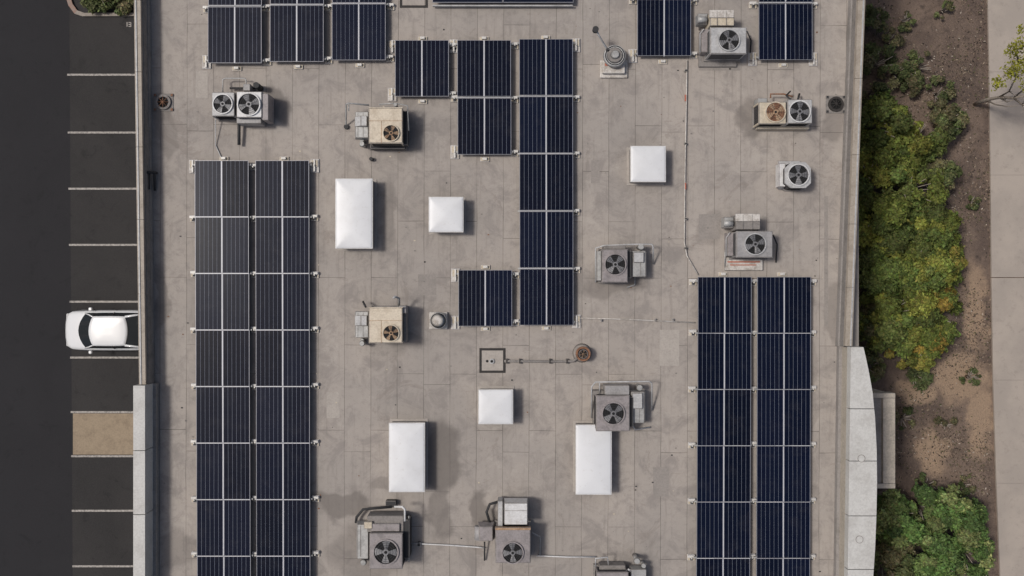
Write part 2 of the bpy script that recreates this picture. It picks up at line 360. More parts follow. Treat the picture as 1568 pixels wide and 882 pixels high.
GB=[(0.065,0.108,0.030),(0.090,0.132,0.040),(0.050,0.082,0.025),(0.125,0.15,0.055)]
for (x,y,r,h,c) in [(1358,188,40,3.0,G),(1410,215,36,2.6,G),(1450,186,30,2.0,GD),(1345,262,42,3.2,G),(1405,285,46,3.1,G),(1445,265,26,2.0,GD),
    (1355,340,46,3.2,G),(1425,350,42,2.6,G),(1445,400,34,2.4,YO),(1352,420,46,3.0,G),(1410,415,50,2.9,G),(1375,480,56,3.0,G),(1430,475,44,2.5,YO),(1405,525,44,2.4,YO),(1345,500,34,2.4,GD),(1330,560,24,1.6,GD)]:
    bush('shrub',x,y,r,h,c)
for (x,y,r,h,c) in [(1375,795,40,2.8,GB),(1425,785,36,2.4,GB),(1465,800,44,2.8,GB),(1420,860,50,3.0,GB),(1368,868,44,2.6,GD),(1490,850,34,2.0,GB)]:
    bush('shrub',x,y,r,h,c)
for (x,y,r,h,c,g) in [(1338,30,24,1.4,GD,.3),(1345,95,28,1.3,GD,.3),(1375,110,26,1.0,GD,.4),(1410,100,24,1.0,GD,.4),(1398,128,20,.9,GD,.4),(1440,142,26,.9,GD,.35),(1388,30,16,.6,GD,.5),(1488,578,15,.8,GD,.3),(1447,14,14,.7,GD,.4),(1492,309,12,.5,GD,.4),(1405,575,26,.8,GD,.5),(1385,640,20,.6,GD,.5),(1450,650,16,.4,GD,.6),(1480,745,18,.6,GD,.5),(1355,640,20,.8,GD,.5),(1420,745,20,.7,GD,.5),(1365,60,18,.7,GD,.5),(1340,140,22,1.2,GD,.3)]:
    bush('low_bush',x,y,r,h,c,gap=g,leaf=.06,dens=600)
bush('planter_bush',150,-12,30,.8,GD); bush('planter_bush',185,0,20,.6,GD)
n=30000
P=np.stack([rng.uniform(14.5,22.2,n),rng.uniform(-14,14,n),rng.uniform(0.01,.06,n)],1)
cl=np.sin(P[:,0]*1.3+np.sin(P[:,1]*.9)*2)+np.cos(P[:,1]*1.1+P[:,0]*.4)
P=P[(cl+rng.normal(size=n)*.9)>-.1]; n=len(P)
pal=np.array([(0.18,0.13,0.095),(0.06,0.046,0.037),(0.28,0.22,0.16),(0.09,0.09,0.04),(0.42,0.36,0.30)])
leaf_object('leaf_litter',P,np.tile([0,0,2.0],(n,1)),rng.uniform(.02,.07,n),pal[rng.choice(5,n,p=[.38,.30,.16,.12,.04])]*rng.uniform(.6,1.3,(n,1)),(18,0,0))
b_=B('sidewalk')
joints=[-400,-230,-60,110,268,425,582,740,898,1060,1220]
def edge_x(py):
    pp=[(-500,1510),(0,1512),(150,1516),(400,1518),(650,1522),(882,1532),(1400,1545)]
    for (a0,b0),(a1,b1) in zip(pp,pp[1:]):
        if a0<=py<=a1: return b0+(b1-b0)*(py-a0)/(a1-a0)
    return 1545
for j0,j1 in zip(joints,joints[1:]):
    g0=0.6 if j0==425 else .12; g1=.6 if j1==425 else .12
    p=[W(edge_x(j0),j0+g0,.1),W(1640,j0+g0,.1),W(1640,j1-g1,.1),W(edge_x(j1),j1-g1,.1)]
    b_.prism(p[::-1],0.0,0.1,'walk')
b_.done()
tb=B('young_tree'); bx_,by_=W(1492,160,0)
def T(px,py,z): return (*W(px,py,z),z)
tr=[T(1492,160,0),T(1510,153,1.0),T(1530,149,2.0),T(1552,150,3.0),T(1572,146,3.8)]
tb.tube(tr,.09,'bark',8,.05)
for br_ in ([T(1530,149,2.0),T(1545,140,3.0),T(1556,118,4.2),T(1560,95,4.8)],[T(1552,150,3.0),T(1565,160,3.6),T(1580,166,4.4)],[T(1510,153,1.0),T(1524,160,1.8),T(1542,163,2.5),T(1560,162,3.3)],
    [T(1552,150,3.0),T(1570,135,4.0),T(1585,120,5)],[T(1556,118,4.2),T(1542,110,4.8),T(1528,124,5.0)],[T(1560,95,4.8),T(1556,80,5.2),T(1565,65,5.6)],[T(1530,149,2.0),T(1542,156,2.4),T(1552,153,3)]):
    tb.tube(br_,.045,'bark',6,.012)
for k in range(26):
    s0=random.choice([(1545,140,3.2),(1560,95,4.8),(1556,118,4.2),(1570,135,4.0),(1565,160,3.6),(1540,152,2.6)])
    e=(s0[0]+random.uniform(-18,22),s0[1]+random.uniform(-22,16),s0[2]+random.uniform(.3,.9))
    tb.tube([T(*s0),T((s0[0]+e[0])/2+3,(s0[1]+e[1])/2,(s0[2]+e[2])/2+.1),T(*e)],.016,'bark',4,.005)
to=tb.done((bx_,by_,0))
Ps=[];Ts=[]
for (x,y,z,r,n) in [(1560,100,5,.38,260),(1551,78,5.2,.22,110),(1528,127,5.0,.2,110),(1566,68,5.6,.3,160),(1545,112,4.8,.2,70),(1580,120,5.1,.4,200),(1562,45,5.4,.15,40)]:
    c=np.array(T(x,y,z)); Ps.append(c+rng.normal(size=(n,3))*r*.6); Ts.append(np.array([(0.24,0.24,0.03)])*rng.uniform(.5,1.3,(n,1)))
P=np.concatenate(Ps)
lo=leaf_object('leaves',P,np.tile([0,0,1.0],(len(P),1)),rng.uniform(.04,.09,len(P)),np.concatenate(Ts),(bx_,by_,0)); lo.parent=to; lo.location=(0,0,0)
# ------------------------------------------------------------ building
bld=empty('commercial_building',(0,0,0))
YT,YB=17.0,-17.0
ZP=8.8
def left_out(py): return 205+(py)*0.0136
def right_out(py): return 1325-(py)*0.0377
rb=B('roof_deck')
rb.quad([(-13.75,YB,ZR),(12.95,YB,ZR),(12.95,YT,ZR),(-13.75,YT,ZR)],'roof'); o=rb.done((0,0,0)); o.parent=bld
wb=B('walls')
wb.prism([(-13.9,YB),(12.2,YB),(12.75,YT),(-14.0,YT)],0,ZR-.03,'stucco')
o=wb.done((0,0,0)); o.parent=bld
wn=B('windows')
for yy in np.arange(-15,15.5,3.0):
    for z0 in (1.0,4.6):
        wn.box(-14.08,yy-1,-13.85,yy+1,z0,z0+1.8,'glass',0.01); wn.box(12.1,yy-1,12.62+(yy+17)*.006,yy+1,z0,z0+1.8,'glass',0.01)
        wn.box(-14.12,yy-1.08,-13.84,yy+1.08,z0-.1,z0-.01,'coping',0.01)
o=wn.done((0,0,0)); o.parent=bld
pp=B('parapet')
def seg_left(py0,py1,o0,o1,i0,i1,z,mat):
    P0=W(o0,py0,z);P1=W(o1,py1,z);Q0=W(i0,py0,z);Q1=W(i1,py1,z)
    pp.prism([P0,P1,Q1,Q0],ZR-.5,z,mat)
ys=[-260,-120,0,110,225,336,450,589]
for a0,a1 in zip(ys,ys[1:]):
    g=.3
    seg_left(a0+g,a1-g,left_out(a0),left_out(a1),left_out(a0)+10,left_out(a1)+10,ZP,'coping')
    seg_left(a0+g,a1-g,left_out(a0)+1.5,left_out(a1)+1.5,left_out(a0)+3.5,left_out(a1)+3.5,ZP+.03,'lgrey')
seg_left(-260,589,left_out(-260)+10.3,left_out(589)+10.3,left_out(-260)+14,left_out(589)+14,ZP-.16,'curb')
seg_left(-260,589,left_out(-260)+14.2,left_out(589)+14.2,left_out(-260)+22,left_out(589)+20,8.28,'parinner')
for a0,a1 in ((590,690),(690,788),(788,890),(890,1100)):
    P0=W(204,a0+.6,9.0);P1=W(204,a1-.6,9.0);Q0=W(222,a0+.6,9.0);Q1=W(222,a1-.6,9.0)
    pp.prism([P0,P1,Q1,Q0],0,9.0,'whitecap')
P0=W(222.3,590,8.9); Q1=W(229,1100,8.9); pp.box(P0[0],Q1[1],Q1[0],P0[1],ZR-.3,8.28,'parinner',.01)
ys=[-260,-120,0,120,237,343,440,530]
def seg_r(py0,py1,d0,d1,z,mat):
    P0=W(right_out(py0)-d0,py0,z);P1=W(right_out(py1)-d0,py1,z);Q0=W(right_out(py0)-d1,py0,z);Q1=W(right_out(py1)-d1,py1,z)
    pp.prism([P0,P1,Q1,Q0],ZR-.5,z,mat)
for a0,a1 in zip(ys,ys[1:]):
    seg_r(a0+.3,a1-.3,0,11,ZP,'coping'); seg_r(a0+.3,a1-.3,1.5,3.5,ZP+.03,'lgrey')
seg_r(-260,530,11.3,14,ZP-.16,'curb'); seg_r(-260,530,14.2,22,8.28,'parinner')
outer=[(1304,530),(1322,531),(1326,548),(1331,572),(1336,600),(1340,640),(1342.5,690),(1343,740),(1342,790),(1340,840),(1337,885),(1332,930),(1326,980),(1318,1040)]
def inner(py): return 1303-(py-530)*0.014
cuts=[531,626,706,790,872,960,1040]
def ox(py):
    for (x0,y0),(x1,y1) in zip(outer[1:],outer[2:]):
        if y0<=py<=y1: return x0+(x1-x0)*(py-y0)/(y1-y0)
    return outer[-1][0]
for a0,a1 in zip(cuts,cuts[1:]):
    yy=[a0+.6]+[y for x,y in outer[2:] if a0+2<y<a1-2]+[a1-.6]
    poly=[W(inner(y),y,9.1) for y in (a0+.6,a1-.6)]+[W(ox(y),y,9.1) for y in yy[::-1]]
    pp.prism(poly,8.75,9.1,'whitecap')
poly=[W(inner(y),y,9.1) for y in (533,1035)]+[W(ox(y)-2,y,9.1) for y in range(1035,532,-25)]
pp.prism(poly,0,8.74,'stucco')
for a0,a1 in ((531,1040),):
    pp.prism([W(inner(a0)-.4,a0,8.9),W(inner(a1)-.4,a1,8.9),W(inner(a1)-8,a1,8.9),W(inner(a0)-8,a0,8.9)],ZR-.3,8.25,'parinner')
for (x,y) in ((1319,702),(1316,826)):
    cx,cy=W(x,y,9.1); pp.cyl(cx,cy,9.1,9.108,.13,'whitecap',20); pp.annulus(cx,cy,9.1,9.112,.12,.14,'parinner',20)
o=pp.done((0,0,0)); o.parent=bld
cb=B('entrance_canopy')
z=5.2
a=W(1336,602,z); c=W(1371,748,z)
cb.box(12.6,c[1]+.2,c[0]-.51,a[1]-.2,z-.45,z-.1,'parinner',.01)
cb.box(c[0]-.50,c[1]+.2,c[0],a[1]-.2,z-.5,z,'canopy',.01)
cb.box(12.6,a[1]-.198,c[0],a[1],z-.5,z+.01,'canopy',.01); cb.box(12.6,c[1],c[0],c[1]+.198,z-.5,z+.01,'canopy',.01)
for yy in (a[1]-.15,c[1]+.15): cb.cyl(c[0]-.14,yy,0,z-.5,.12,'stucco',16)
o=cb.done((0,0,0)); o.parent=bld
rp=B('roof_patches')
def pat(x0,y0,x1,y1,mat,lv=1):
    a=W(x0,y0,ZR);c=W(x1,y1,ZR); z=ZR+.004*lv
    rp.quad([(a[0],c[1],z),(c[0],c[1],z),(c[0],a[1],z),(a[0],a[1],z)],mat)
for q in [(1070,328,1102,366,'patch'),(1070,80,1133,108,'patch'),(640,420,668,452,'patch'),(500,600,520,640,'patchl'),(1000,715,1024,760,'patch'),(300,108,318,150,'patchl'),(1010,505,1040,560,'patchl'),(1262,300,1268,500,'patch'),(905,245,918,280,'patch')]: pat(*q)
o=rp.done((0,0,0)); o.parent=bld
# ------------------------------------------------------------ solar panels
pm=B('solar_panel')
hw,hl=PWD/2,PLN/2; fr=.011
pm.box(-hw,-hl,hw,-hl+fr,-.035,0,'frame',0); pm.box(-hw,hl-fr,hw,hl,-.035,0,'frame',0)
pm.box(-hw,-hl+fr,-hw+fr,hl-fr,-.035,0,'frame',0); pm.box(hw-fr,-hl+fr,hw,hl-fr,-.035,0,'frame',0)
pm.box(-hw+fr,-hl+fr,hw-fr,hl-fr,-.03,-.004,'cell',0)
me=bpy.data.meshes.new('solar_panel'); pm.bm.to_mesh(me); pm.bm.free()
for k in pm.mats: me.materials.append(M[k])
ZS=8.34; SC=F/(HC-ZS)
def panel(x,y,tx=0,ty=0):
    o=bpy.data.objects.new('solar_panel',me); o.location=(x,y,ZS); o.rotation_euler=(tx,ty,0); COL.objects.link(o)
def foot(bd,x,y,big=False,vert=False):
    w,h=(.16,.25) if big else (.14,.12)
    if vert: w,h=(.17,.08)
    bd.box(x-w,y-h,x+w,y+h,ZR,ZR+.06,'stand' if not big else 'dirtywhite',.01)
    if not big and not vert:
        bd.box(x-w*.9,y+.01,x+w*.9,y+h*.9,ZR+.06,ZR+.16,'footmetal',.01)
        bd.box(x-.05,y-.1,x+.05,y-.0,ZR+.06,ZR+.12,'black',.005)
    elif big:
        bd.box(x-w*.8,y-h*.2,x+w*.8,y+h*.85,ZR+.06,ZR+.1,'stand',.01)
        bd.box(x-.03,y-h*.9,x+.03,y+h*.9,ZR+.1,ZR+.15,'footmetal',.005)
    else:
        bd.box(x-w*.5,y-h*.5,x+w*.5,y+h*.7,ZR+.06,ZR+.16,'footmetal',.01)
def array(cols,name='solar_mounting_rack'):
    bd=B(name)
    for (xt,xb,yb,fl,fr_) in cols:
        for k in range(len(yb)-1):
            t0=yb[k];t1=yb[k+1]; x=xt+(xb-xt)*((t0+t1)/2-yb[0])/max(1,(yb[-1]-yb[0]))
            cx,cy=W(x+41,(t0+t1)/2,ZS)
            for sgn in (-1,1):
                panel(cx+sgn*(hw+.012),cy,random.uniform(-.006,.006),random.uniform(-.006,.006))
            Lh=(t1-t0)/SC/2
            bd.box(cx-.012,cy-Lh+.03,cx+.012,cy+Lh-.03,ZS-.06,ZS+.002,'rail',0)
        for k,y in enumerate(yb):
            x=xt+(xb-xt)*(y-yb[0])/max(1,(yb[-1]-yb[0])); cx,cy=W(x+41,y,ZS)
            if 0<k<len(yb)-1:
                bd.box(cx-.985,cy-.010,cx+.985,cy+.010,ZS-.07,ZS-.001,'rail',0)
            ry=cy-(.15 if k==0 else 0)+(.15 if k==len(yb)-1 else 0)
            bd.box(cx-1.06,ry-.03,cx+1.06,ry+.03,ZR+.18,ZS-.08,'galv',0)
            end=k in(0,len(yb)-1)
            for sgn,flag in ((-1,fl),(1,fr_)):
                if flag==0: continue
                X=cx+sgn*(1.0+.13)+random.uniform(-.015,.015); yy=cy-.02
                if k==0: yy=cy-.18
                if k==len(yb)-1: yy=cy+.15
                yy+=random.uniform(-.03,.03)
                foot(bd,X,yy,big=(end and flag==2))
                bd.box(X-.02,yy-.03,X+.02,yy+.03,ZR+.1,ZR+.2,'footmetal',0)
            if k==len(yb)-1: foot(bd,cx,cy-.10,vert=True)
            if k==0: foot(bd,cx,cy+.10,vert=True)
    bd.done()
yA=[245.5+86.6*i for i in range(9)]
array([(298,302,yA,2,1),(391,393,yA,0,2)])
array([(319,318,[9-88,9,98],2,1),(414,413,[7-88,7,95.5],0,1),(509,508,[5-88,5,93],0,1)])
yC=[58.5,147,235,323,411,499]
array([(605,605,[60,149],2,1),(700,701,[60,149,238],2,1),(795,796,yC,0,2),(702,702,[413,500],2,1)])
array([(976,976,[-3-88,-3,87.5],2,1)])
array([(1162,1162,[4-88,4,93],2,2)])
yD=[424+86.2*i for i in range(7)]
array([(1069,1066,yD,1,1),(1160,1158,yD,0,1)])
bd=B('solar_mounting_rack')
a=W(662,3,ZS)
for k in range(2):
    o=bpy.data.objects.new('solar_panel',me); o.location=(a[0]+1.3+k*2.62,a[1]-.02+.49,ZS); o.rotation_euler=(0,0,math.pi/2); o.scale=(1,1.25,1); COL.objects.link(o)
bd.box(a[0],a[1]-.12,a[0]+5.2,a[1]-.07,ZR+.1,ZS-.1,'lgrey',0.005)
bd.box(a[0],a[1]+.2,a[0]+5.2,a[1]+.8,ZR,ZS-.1,'galv',0.005)
bd.done()
# ------------------------------------------------------------ skylights
def skylight(x0,y0,x1,y1,h=.68):
    bd=B('skylight'); zt=ZR+h
    a=W(x0,y0,zt); c=W(x1,y1,zt); X0,Y0,X1,Y1=a[0],c[1],c[0],a[1]
    bd.box(X0-.04,Y0-.04,X1+.04,Y1+.04,ZR,ZR+.03,'patchl',.008)
    bd.box(X0+.05,Y0+.05,X1-.05,Y1-.05,ZR+.03,zt-.08,'curb',.01)
    bd.box(X0,Y0,X1,Y1,zt-.08,zt,'white',.012)
    i=bd.mi('dome'); prev=None; cx,cy=(X0+X1)/2,(Y0+Y1)/2; Hx,Hy=(X1-X0)/2-.03,(Y1-Y0)/2-.03
    for (ins,z) in ((0,0),(.012,.014),(.05,.024),(.18,.042),(.38,.062),(.6,.075)):
        hx,hy=max(Hx-ins,.02),max(Hy-ins,.02); ring=[]; rc=min(.04+ins*.25,hx*.9)
        for q,(sx_,sy_) in enumerate(((1,1),(-1,1),(-1,-1),(1,-1))):
            for t in range(5):
                an=q*math.pi/2+t*math.pi/8
                ring.append(bd.bm.verts.new((cx+sx_*(hx-rc)+rc*math.cos(an),cy+sy_*(hy-rc)+rc*math.sin(an),zt+z)))
        if prev:
            n=len(ring)
            for k in range(n):
                f=bd.bm.faces.new((prev[k],prev[(k+1)%n],ring[(k+1)%n],ring[k])); f.material_index=i; f.smooth=True
        prev=ring
    f=bd.bm.faces.new(prev); f.material_index=i; f.smooth=True
    bd.done()
for q in ((513,273,571,381),(656,301,710,356),(965,223,1020,279),(732,596,786,650),(595,647,651,754),(881,650,937,758)): skylight(*q)
# ------------------------------------------------------------ HVAC
Z=ZR
def cabinet(b,x0,y0,x1,y1,h,mat,curb=True,lou=True,lid=True):
    if curb:
        a=W(x0,y0,Z+h);c=W(x1,y1,Z+h); b.box(a[0]-.05,c[1]-.05,c[0]+.05,a[1]+.05,Z,Z+.2,'curb',.01)
    r=b.pb(x0,y0,x1,y1,Z+.2 if curb else Z+.05,Z+h,mat,.02)
    if lid: b.box(r[0]-.012,r[1]-.012,r[2]+.012,r[3]+.012,Z+h-.06,Z+h-.03,mat,.004)
    if lou: b.louvres(*r,Z+.3,Z+h-.15)
    return r
def flue(b,px,py,z1=.9,r=.09):
    cx,cy=W(px,py,Z+z1); b.cyl(cx,cy,Z,Z+z1-.12,r*.8,'galv',16); b.cyl(cx,cy,Z+z1-.12,Z+z1,r*1.25,'galv',16,r*.9)
def seam(b,x0,y0,x1,y1,z,mat='curb'):
    a=W(x0,y0,z);c=W(x1,y1,z); b.box(a[0]-.008,c[1]-.008,c[0]+.008,a[1]+.008,z-.01,z+.004,mat,0)
def condenser(name,x0,y0,x1,y1,h,fx,fy,fr,mat,rim='white',blade='blade',disc='dark'):
    b=B(name); a=W(x0,y0,Z+h); c=W(x1,y1,Z+h)
    b.box(a[0]-.03,c[1]-.03,c[0]+.03,a[1]+.03,Z,Z+.09,'curb',.01)
    b.box(a[0]+.02,c[1]+.02,c[0]-.02,a[1]-.02,Z+.09,Z+h-.1,'mauve',.02); b.louvres(a[0]+.02,c[1]+.02,c[0]-.02,a[1]-.02,Z+.14,Z+h-.14,n=12)
    for (X,Y) in ((a[0],c[1]),(c[0],c[1]),(a[0],a[1]),(c[0],a[1])):
        sx_=1 if X==a[0] else -1; sy_=1 if Y==c[1] else -1
        b.box(X,Y,X+sx_*.07,Y+sy_*.07,Z+.09,Z+h-.1,mat,.005)
    b.box(a[0],c[1],c[0],a[1],Z+h-.1,Z+h,mat,.025)
    b.fan(fx,fy,Z+h,fr,rim,blade,disc=disc); return b
b=condenser('air_conditioner',324,141,359,178,.85,341.5,159.5,15.5,'lgrey')
b.ptube([(341,141,8.4),(341,122,8.35),(345,120,8.35),(375,120,8.35),(377,124,8.35),(377,136,8.4)],.025,'galv')
b.ptube([(330,178,8.3),(330,222,8.05),(338,240,8.05),(345,246,8.05)],.02,'lgrey'); b.done()
b=condenser('air_conditioner',362,140,401,180,.95,381.5,160,18,'white')
r=b.pb(401.5,143,411,184,Z+.1,Z+.9,'mauve',.02); b.pb(362,180.6,400,189,Z+.1,Z+.7,'grey',.02)
b.pb(372,128,383,139,Z,Z+.55,'grey',.02); cx,cy=W(392,130,Z+.6); b.cyl(cx,cy,Z,Z+.6,.11,'black',14)
b.ptube([(366,188,8.25),(366,196,8.25),(366,222,8.2)],.06,'black'); b.ptube([(352,135,8.2),(392,135,8.2)],.04,'black'); b.done()
def rtu_cream(x,y):
    b=B('rooftop_hvac_unit')
    cabinet(b,x+25,y,x+76,y+54,1.15,'cream')
    h=Z+1.15
    seam(b,x+25,y+20,x+76,y+20,h+.003,'rustlight'); seam(b,x+44,y+20,x+44,y+54,h+.003,'rustlight')
    b.pb(x+24,y-1,x+77,y+1,h-.05,h+.03,'cream',.01)
    b.fan(x+59,y+39,h,13,'cream','rustlight',5)
    b.pb(x,y+6,x+24,y+46,Z+.35,Z+.8,'galv',.02,(.1,0,0,0)); seam(b,x+8,y+8,x+8,y+44,Z+.805); seam(b,x+16,y+8,x+16,y+44,Z+.805)
    b.pb(x+2,y+12,x+22,y+28,Z+.8,Z+.95,'lgrey',.02,(.25,0,0,0))
    flue(b,x+14,y+55,.6); flue(b,x+14,y+50,.45,.07)
    return b
b=rtu_cream(540,165)
b.ptube([(565,161,8.9),(533,158,8.9),(530,160,8.9),(530,190,8.1),(530,194,8.02)],.03,'galv'); b.ptube([(534,158,8.9),(534,170,8.9)],.02,'galv')
cx,cy=W(530,194,8.1); b.cyl(cx,cy,Z,Z+.1,.09,'black',12)
b.pb(617,170,624,222,Z+.3,Z+.75,'black',.02); b.pb(567,219,620,228,Z+.1,Z+.45,'black',.02); cx,cy=W(568,243,8.2); b.cyl(cx,cy,Z,Z+.2,.07,'black',12)
cx,cy=W(612,167,9); b.cyl(cx,cy,Z,9,.07,'rust',10); cx,cy=W(605,160,9.1); b.cyl(cx,cy,8.5,9.1,.06,'galv',10)
b.ptube([(580,160,9),(604,158,9),(624,162,8.9),(626,200,8.8)],.025,'galv'); b.done()
b=rtu_cream(540,471)
b.ptube([(611,470,8.6),(611,457,8.9),(605,454,9.3),(602,457,9.3)],.045,'lgrey'); b.ptube([(560,470,8.7),(556,462,8.4)],.04,'black')
b.pb(613,475,622,524,Z+.2,Z+.8,'curb',.02); b.pb(610,468,622,480,Z+.5,Z+1.0,'grey',.02); b.done()
def rtu_hood(x,y,red=False):
    b=B('rooftop_hvac_unit')
    cabinet(b,x,y,x+55,y+40,1.1,'lgrey' if not red else 'grey'); h=Z+1.1
    b.fan(x+28,y+20,h,17,'lgrey'); 
    b.pb(x-2,y-26,x+38,y-1,Z+.25,Z+.95,'stand' if not red else 'curb',.02,(.04,.04,.04,.12))
    b.pb(x-2,y-27,x+36,y-15,Z+.95,Z+1.0,'dirtywhite',.01); seam(b,x+10,y-25,x+10,y-3,Z+1.0);seam(b,x+24,y-25,x+24,y-3,Z+1.0)
    b.pb(x-20,y-22,x-4,y-5,Z+.3,Z+.7,'galv',.03); 
    a=W(x-20,y-12,Z+.8); c=W(x-6,y-12,Z+.8); b.tube([(a[0],a[1],Z+.8),(c[0],c[1],Z+.8)],.11,'galv',14); 
    b.pb(x-14,y+2,x-2,y+38,Z+.1,Z+.6,'mauve',.02)
    b.ptube([(x-16,y+38,8.6),(x-16,y+10,8.6),(x-10,y+2,8.7)],.02,'lgrey')
    b.pb(x-18,y+40,x+40,y+60,Z,Z+.12,'curb' if not red else 'dirtywhite',.01)
    b.ptube([(x+56,y+6,8.4),(x+62,y+20,8.1),(x+60,y+48,8.05)],.025,'black')
    if red:
        b.pb(x-14,y+46,x+36,y+48,Z+.12,Z+.14,'orange',0); b.pb(x-10,y+51,x+30,y+52.5,Z+.12,Z+.135,'orange',0)
        b.ptube([(x-18,y+56,8.1),(x-18,y+30,8.3)],.02,'galv')
    return b
rtu_hood(1088,42).done(); rtu_hood(1128,354,True).done()
b=B('rooftop_exhaust_fan')
b.pb(919,92,961,119,Z,Z+.1,'dirtywhite',.015); b.pb(923,92,957,112,Z+.1,Z+.3,'dirtywhite',.02); b.pb(926,97,950,101,Z+.3,Z+.33,'orange',.005)
cx,cy=W(942,84,Z+.7); b.cyl(cx,cy,Z+.1,Z+.5,.3,'lgrey',24); b.cyl(cx,cy,Z+.5,Z+.62,.42,'lgrey',28,.38); b.cyl(cx,cy,Z+.62,Z+.7,.3,'curb',24,.25); b.cyl(cx,cy,Z+.7,Z+.82,.17,'galv',20,.12)
b.annulus(cx,cy,Z+.62,Z+.64,.33,.36,'dark'); cx,cy=W(930,76,Z+.7); b.cyl(cx,cy,Z+.3,Z+.75,.05,'black',10)
b.ptube([(934,98,8.1),(930,76,8.6),(918,56,9.1),(913,47,9.3)],.035,'lgrey'); cx,cy=W(912,45,9.35); b.cyl(cx,cy,9.22,9.4,.11,'black',14); b.done()
b=condenser('air_conditioner',1162,156,1204,190,.85,1187,172,16,'stand','cream','rustlight',disc='rust'); b.pb(1160,183,1240,198,Z,Z+.3,'stand',.02); b.pb(1160,150,1175,160,Z,Z+.5,'galv',.02)
b.ptube([(1180,150,8.4),(1180,144,8.4),(1200,144,8.4),(1214,148,8.6)],.03,'rust'); b.done()
b=condenser('air_conditioner',1206,152,1244,189,.95,1224,171,17,'lgrey'); b.ptube([(1210,152,8.8),(1204,146,8.6),(1210,140,8.4)],.03,'black'); b.ptube([(1222,152,8.6),(1224,144,8.3)],.04,'black'); b.done()
b=B('air_conditioner'); h=.85; zt=Z+h
oct_=[W(*p,zt) for p in ((1203,258),(1212,249),(1233,249),(1241,258),(1241,280),(1233,287),(1212,287),(1203,280))][::-1]
b.prism(oct_,Z+.1,zt-.1,'mauve'); cx,cy=W(1222,268,zt); big=[(cx+(x-cx)*1.04,cy+(y-cy)*1.04) for x,y in oct_]; b.prism(big,zt-.1,zt,'lgrey')
b.prism([(cx+(x-cx)*1.1,cy+(y-cy)*1.1) for x,y in oct_],Z,Z+.1,'curb')
for k in range(12): b.prism([(cx+(x-cx)*1.012,cy+(y-cy)*1.012) for x,y in oct_],Z+.14+k*.05,Z+.155+k*.05,'dark')
b.fan(1222,268,zt,17,'white'); b.pb(1192,246,1226,290,Z,Z+.12,'lgrey',.02); b.pb(1193,250,1203,286,Z+.1,Z+.55,'white',.02); b.ptube([(1205,255,8.5),(1198,262,8.3),(1198,280,8.2)],.025,'black'); b.done()
def rtu_side(x,y,w,hh,fx,fy,fr,mat,bx0,by0,bx1,by1):
    b=B('rooftop_hvac_unit'); h=1.05
    cabinet(b,x,y,x+w,y+hh,h,mat); b.fan(fx,fy,Z+h,fr,'mauve' if mat=='mauve' else 'lgrey')
    b.pb(bx0,by0,bx1,by1,Z+.15,Z+.7,'galv',.02,(0,0,.12,0)); m_=(bx0+bx1)/2; seam(b,m_,by0+2,m_,by1-2,Z+.705); b.pb(x+w,y+2,x+w+6,y+hh-6,Z+.1,Z+.85,'black',.02)
    b.pb(bx0+2,by0+2,bx1-8,by1-22,Z+.7,Z+.82,'lgrey',.02)
    flue(b,bx0+14,by0-6,.75,.1); flue(b,bx0+16,by0+2,.5,.08)
    return b
b=rtu_side(922,382,39,50,942,405,17,'mauve',968,384,994,424)
b.ptube([(912,432,8.1),(912,380,8.5),(925,376,8.6),(975,374,8.7),(998,374,8.7),(1000,378,8.7),(1000,404,8.1)],.028,'lgrey'); b.ptube([(972,424,8.2),(972,436,8.05),(960,440,8.05)],.03,'galv'); b.pb(914,384,921,430,Z,Z+.7,'galv',.02); b.pb(925,376,958,381.5,Z+.2,Z+.9,'curb',.02);b.done()
b=rtu_side(913,606,51,54,939,633,18,'mauve',966,600,992,648)
b.ptube([(906,640,8.1),(906,592,8.7),(912,585,8.8),(994,584,8.8),(998,587,8.8),(998,628,8.1)],.03,'lgrey'); b.ptube([(918,604,8.6),(918,586,8.8)],.02,'lgrey'); b.pb(926,590,964,605,Z+.2,Z+.8,'grey',.02); b.pb(907,598,925,605,Z+.2,Z+.6,'curb',.02)
b.ptube([(968,648,8.4),(972,658,8.2),(996,654,8.05)],.03,'lgrey'); b.done()
b=B('rooftop_hvac_unit'); cabinet(b,566,817,616,871,1.15,'mauve'); b.fan(591,845,Z+1.15,20,'mauve')
b.pb(542,803,564,856,Z+.2,Z+.75,'galv',.02,(.12,0,0,0)); seam(b,552,806,552,852,Z+.76); b.pb(562,790,618,815,Z+.15,Z+.85,'curb',.02); b.pb(568,802,612,814,Z+.85,Z+.95,'mauve',.02)
b.pb(557,799,570,810,Z+.7,Z+.98,'stand',.02); b.pb(617.5,796,627,855,Z+.1,Z+.8,'black',.02); flue(b,556,862,.6,.1)
b.ptube([(604,776,8.9),(616,776,9.0),(620,780,9.0),(620,798,9.0)],.04,'white'); b.ptube([(545,800,8.2),(546,792,8.3),(556,780,8.3),(600,776,8.3)],.05,'black'); b.pb(590,767,606,775,Z,Z+.3,'black',.02); b.ptube([(626,790,8.6),(626,860,8.2)],.03,'galv');b.done()
b=B('rooftop_hvac_unit'); cabinet(b,759,810,812,862,1.15,'mauve'); b.fan(785,846,Z+1.15,17,'mauve'); b.pb(758,808,813,812,Z+1.0,Z+1.17,'rustlight',.01)
b.pb(771,769,809,805,Z+.4,Z+1.05,'white',.02,(.03,.03,.03,.03)); seam(b,773,782,807,782,Z+1.052); b.pb(762,767,770,808,Z+.2,Z+.85,'lgrey',.02)
b.pb(731,804,757,831,Z+.25,Z+.75,'mauve',.02,(.06,.06,.06,.06)); cx,cy=W(735,818,Z+.7); b.tube([(cx-.05,cy-.25,Z+.5),(cx-.05,cy+.25,Z+.5)],.16,'grey',14)
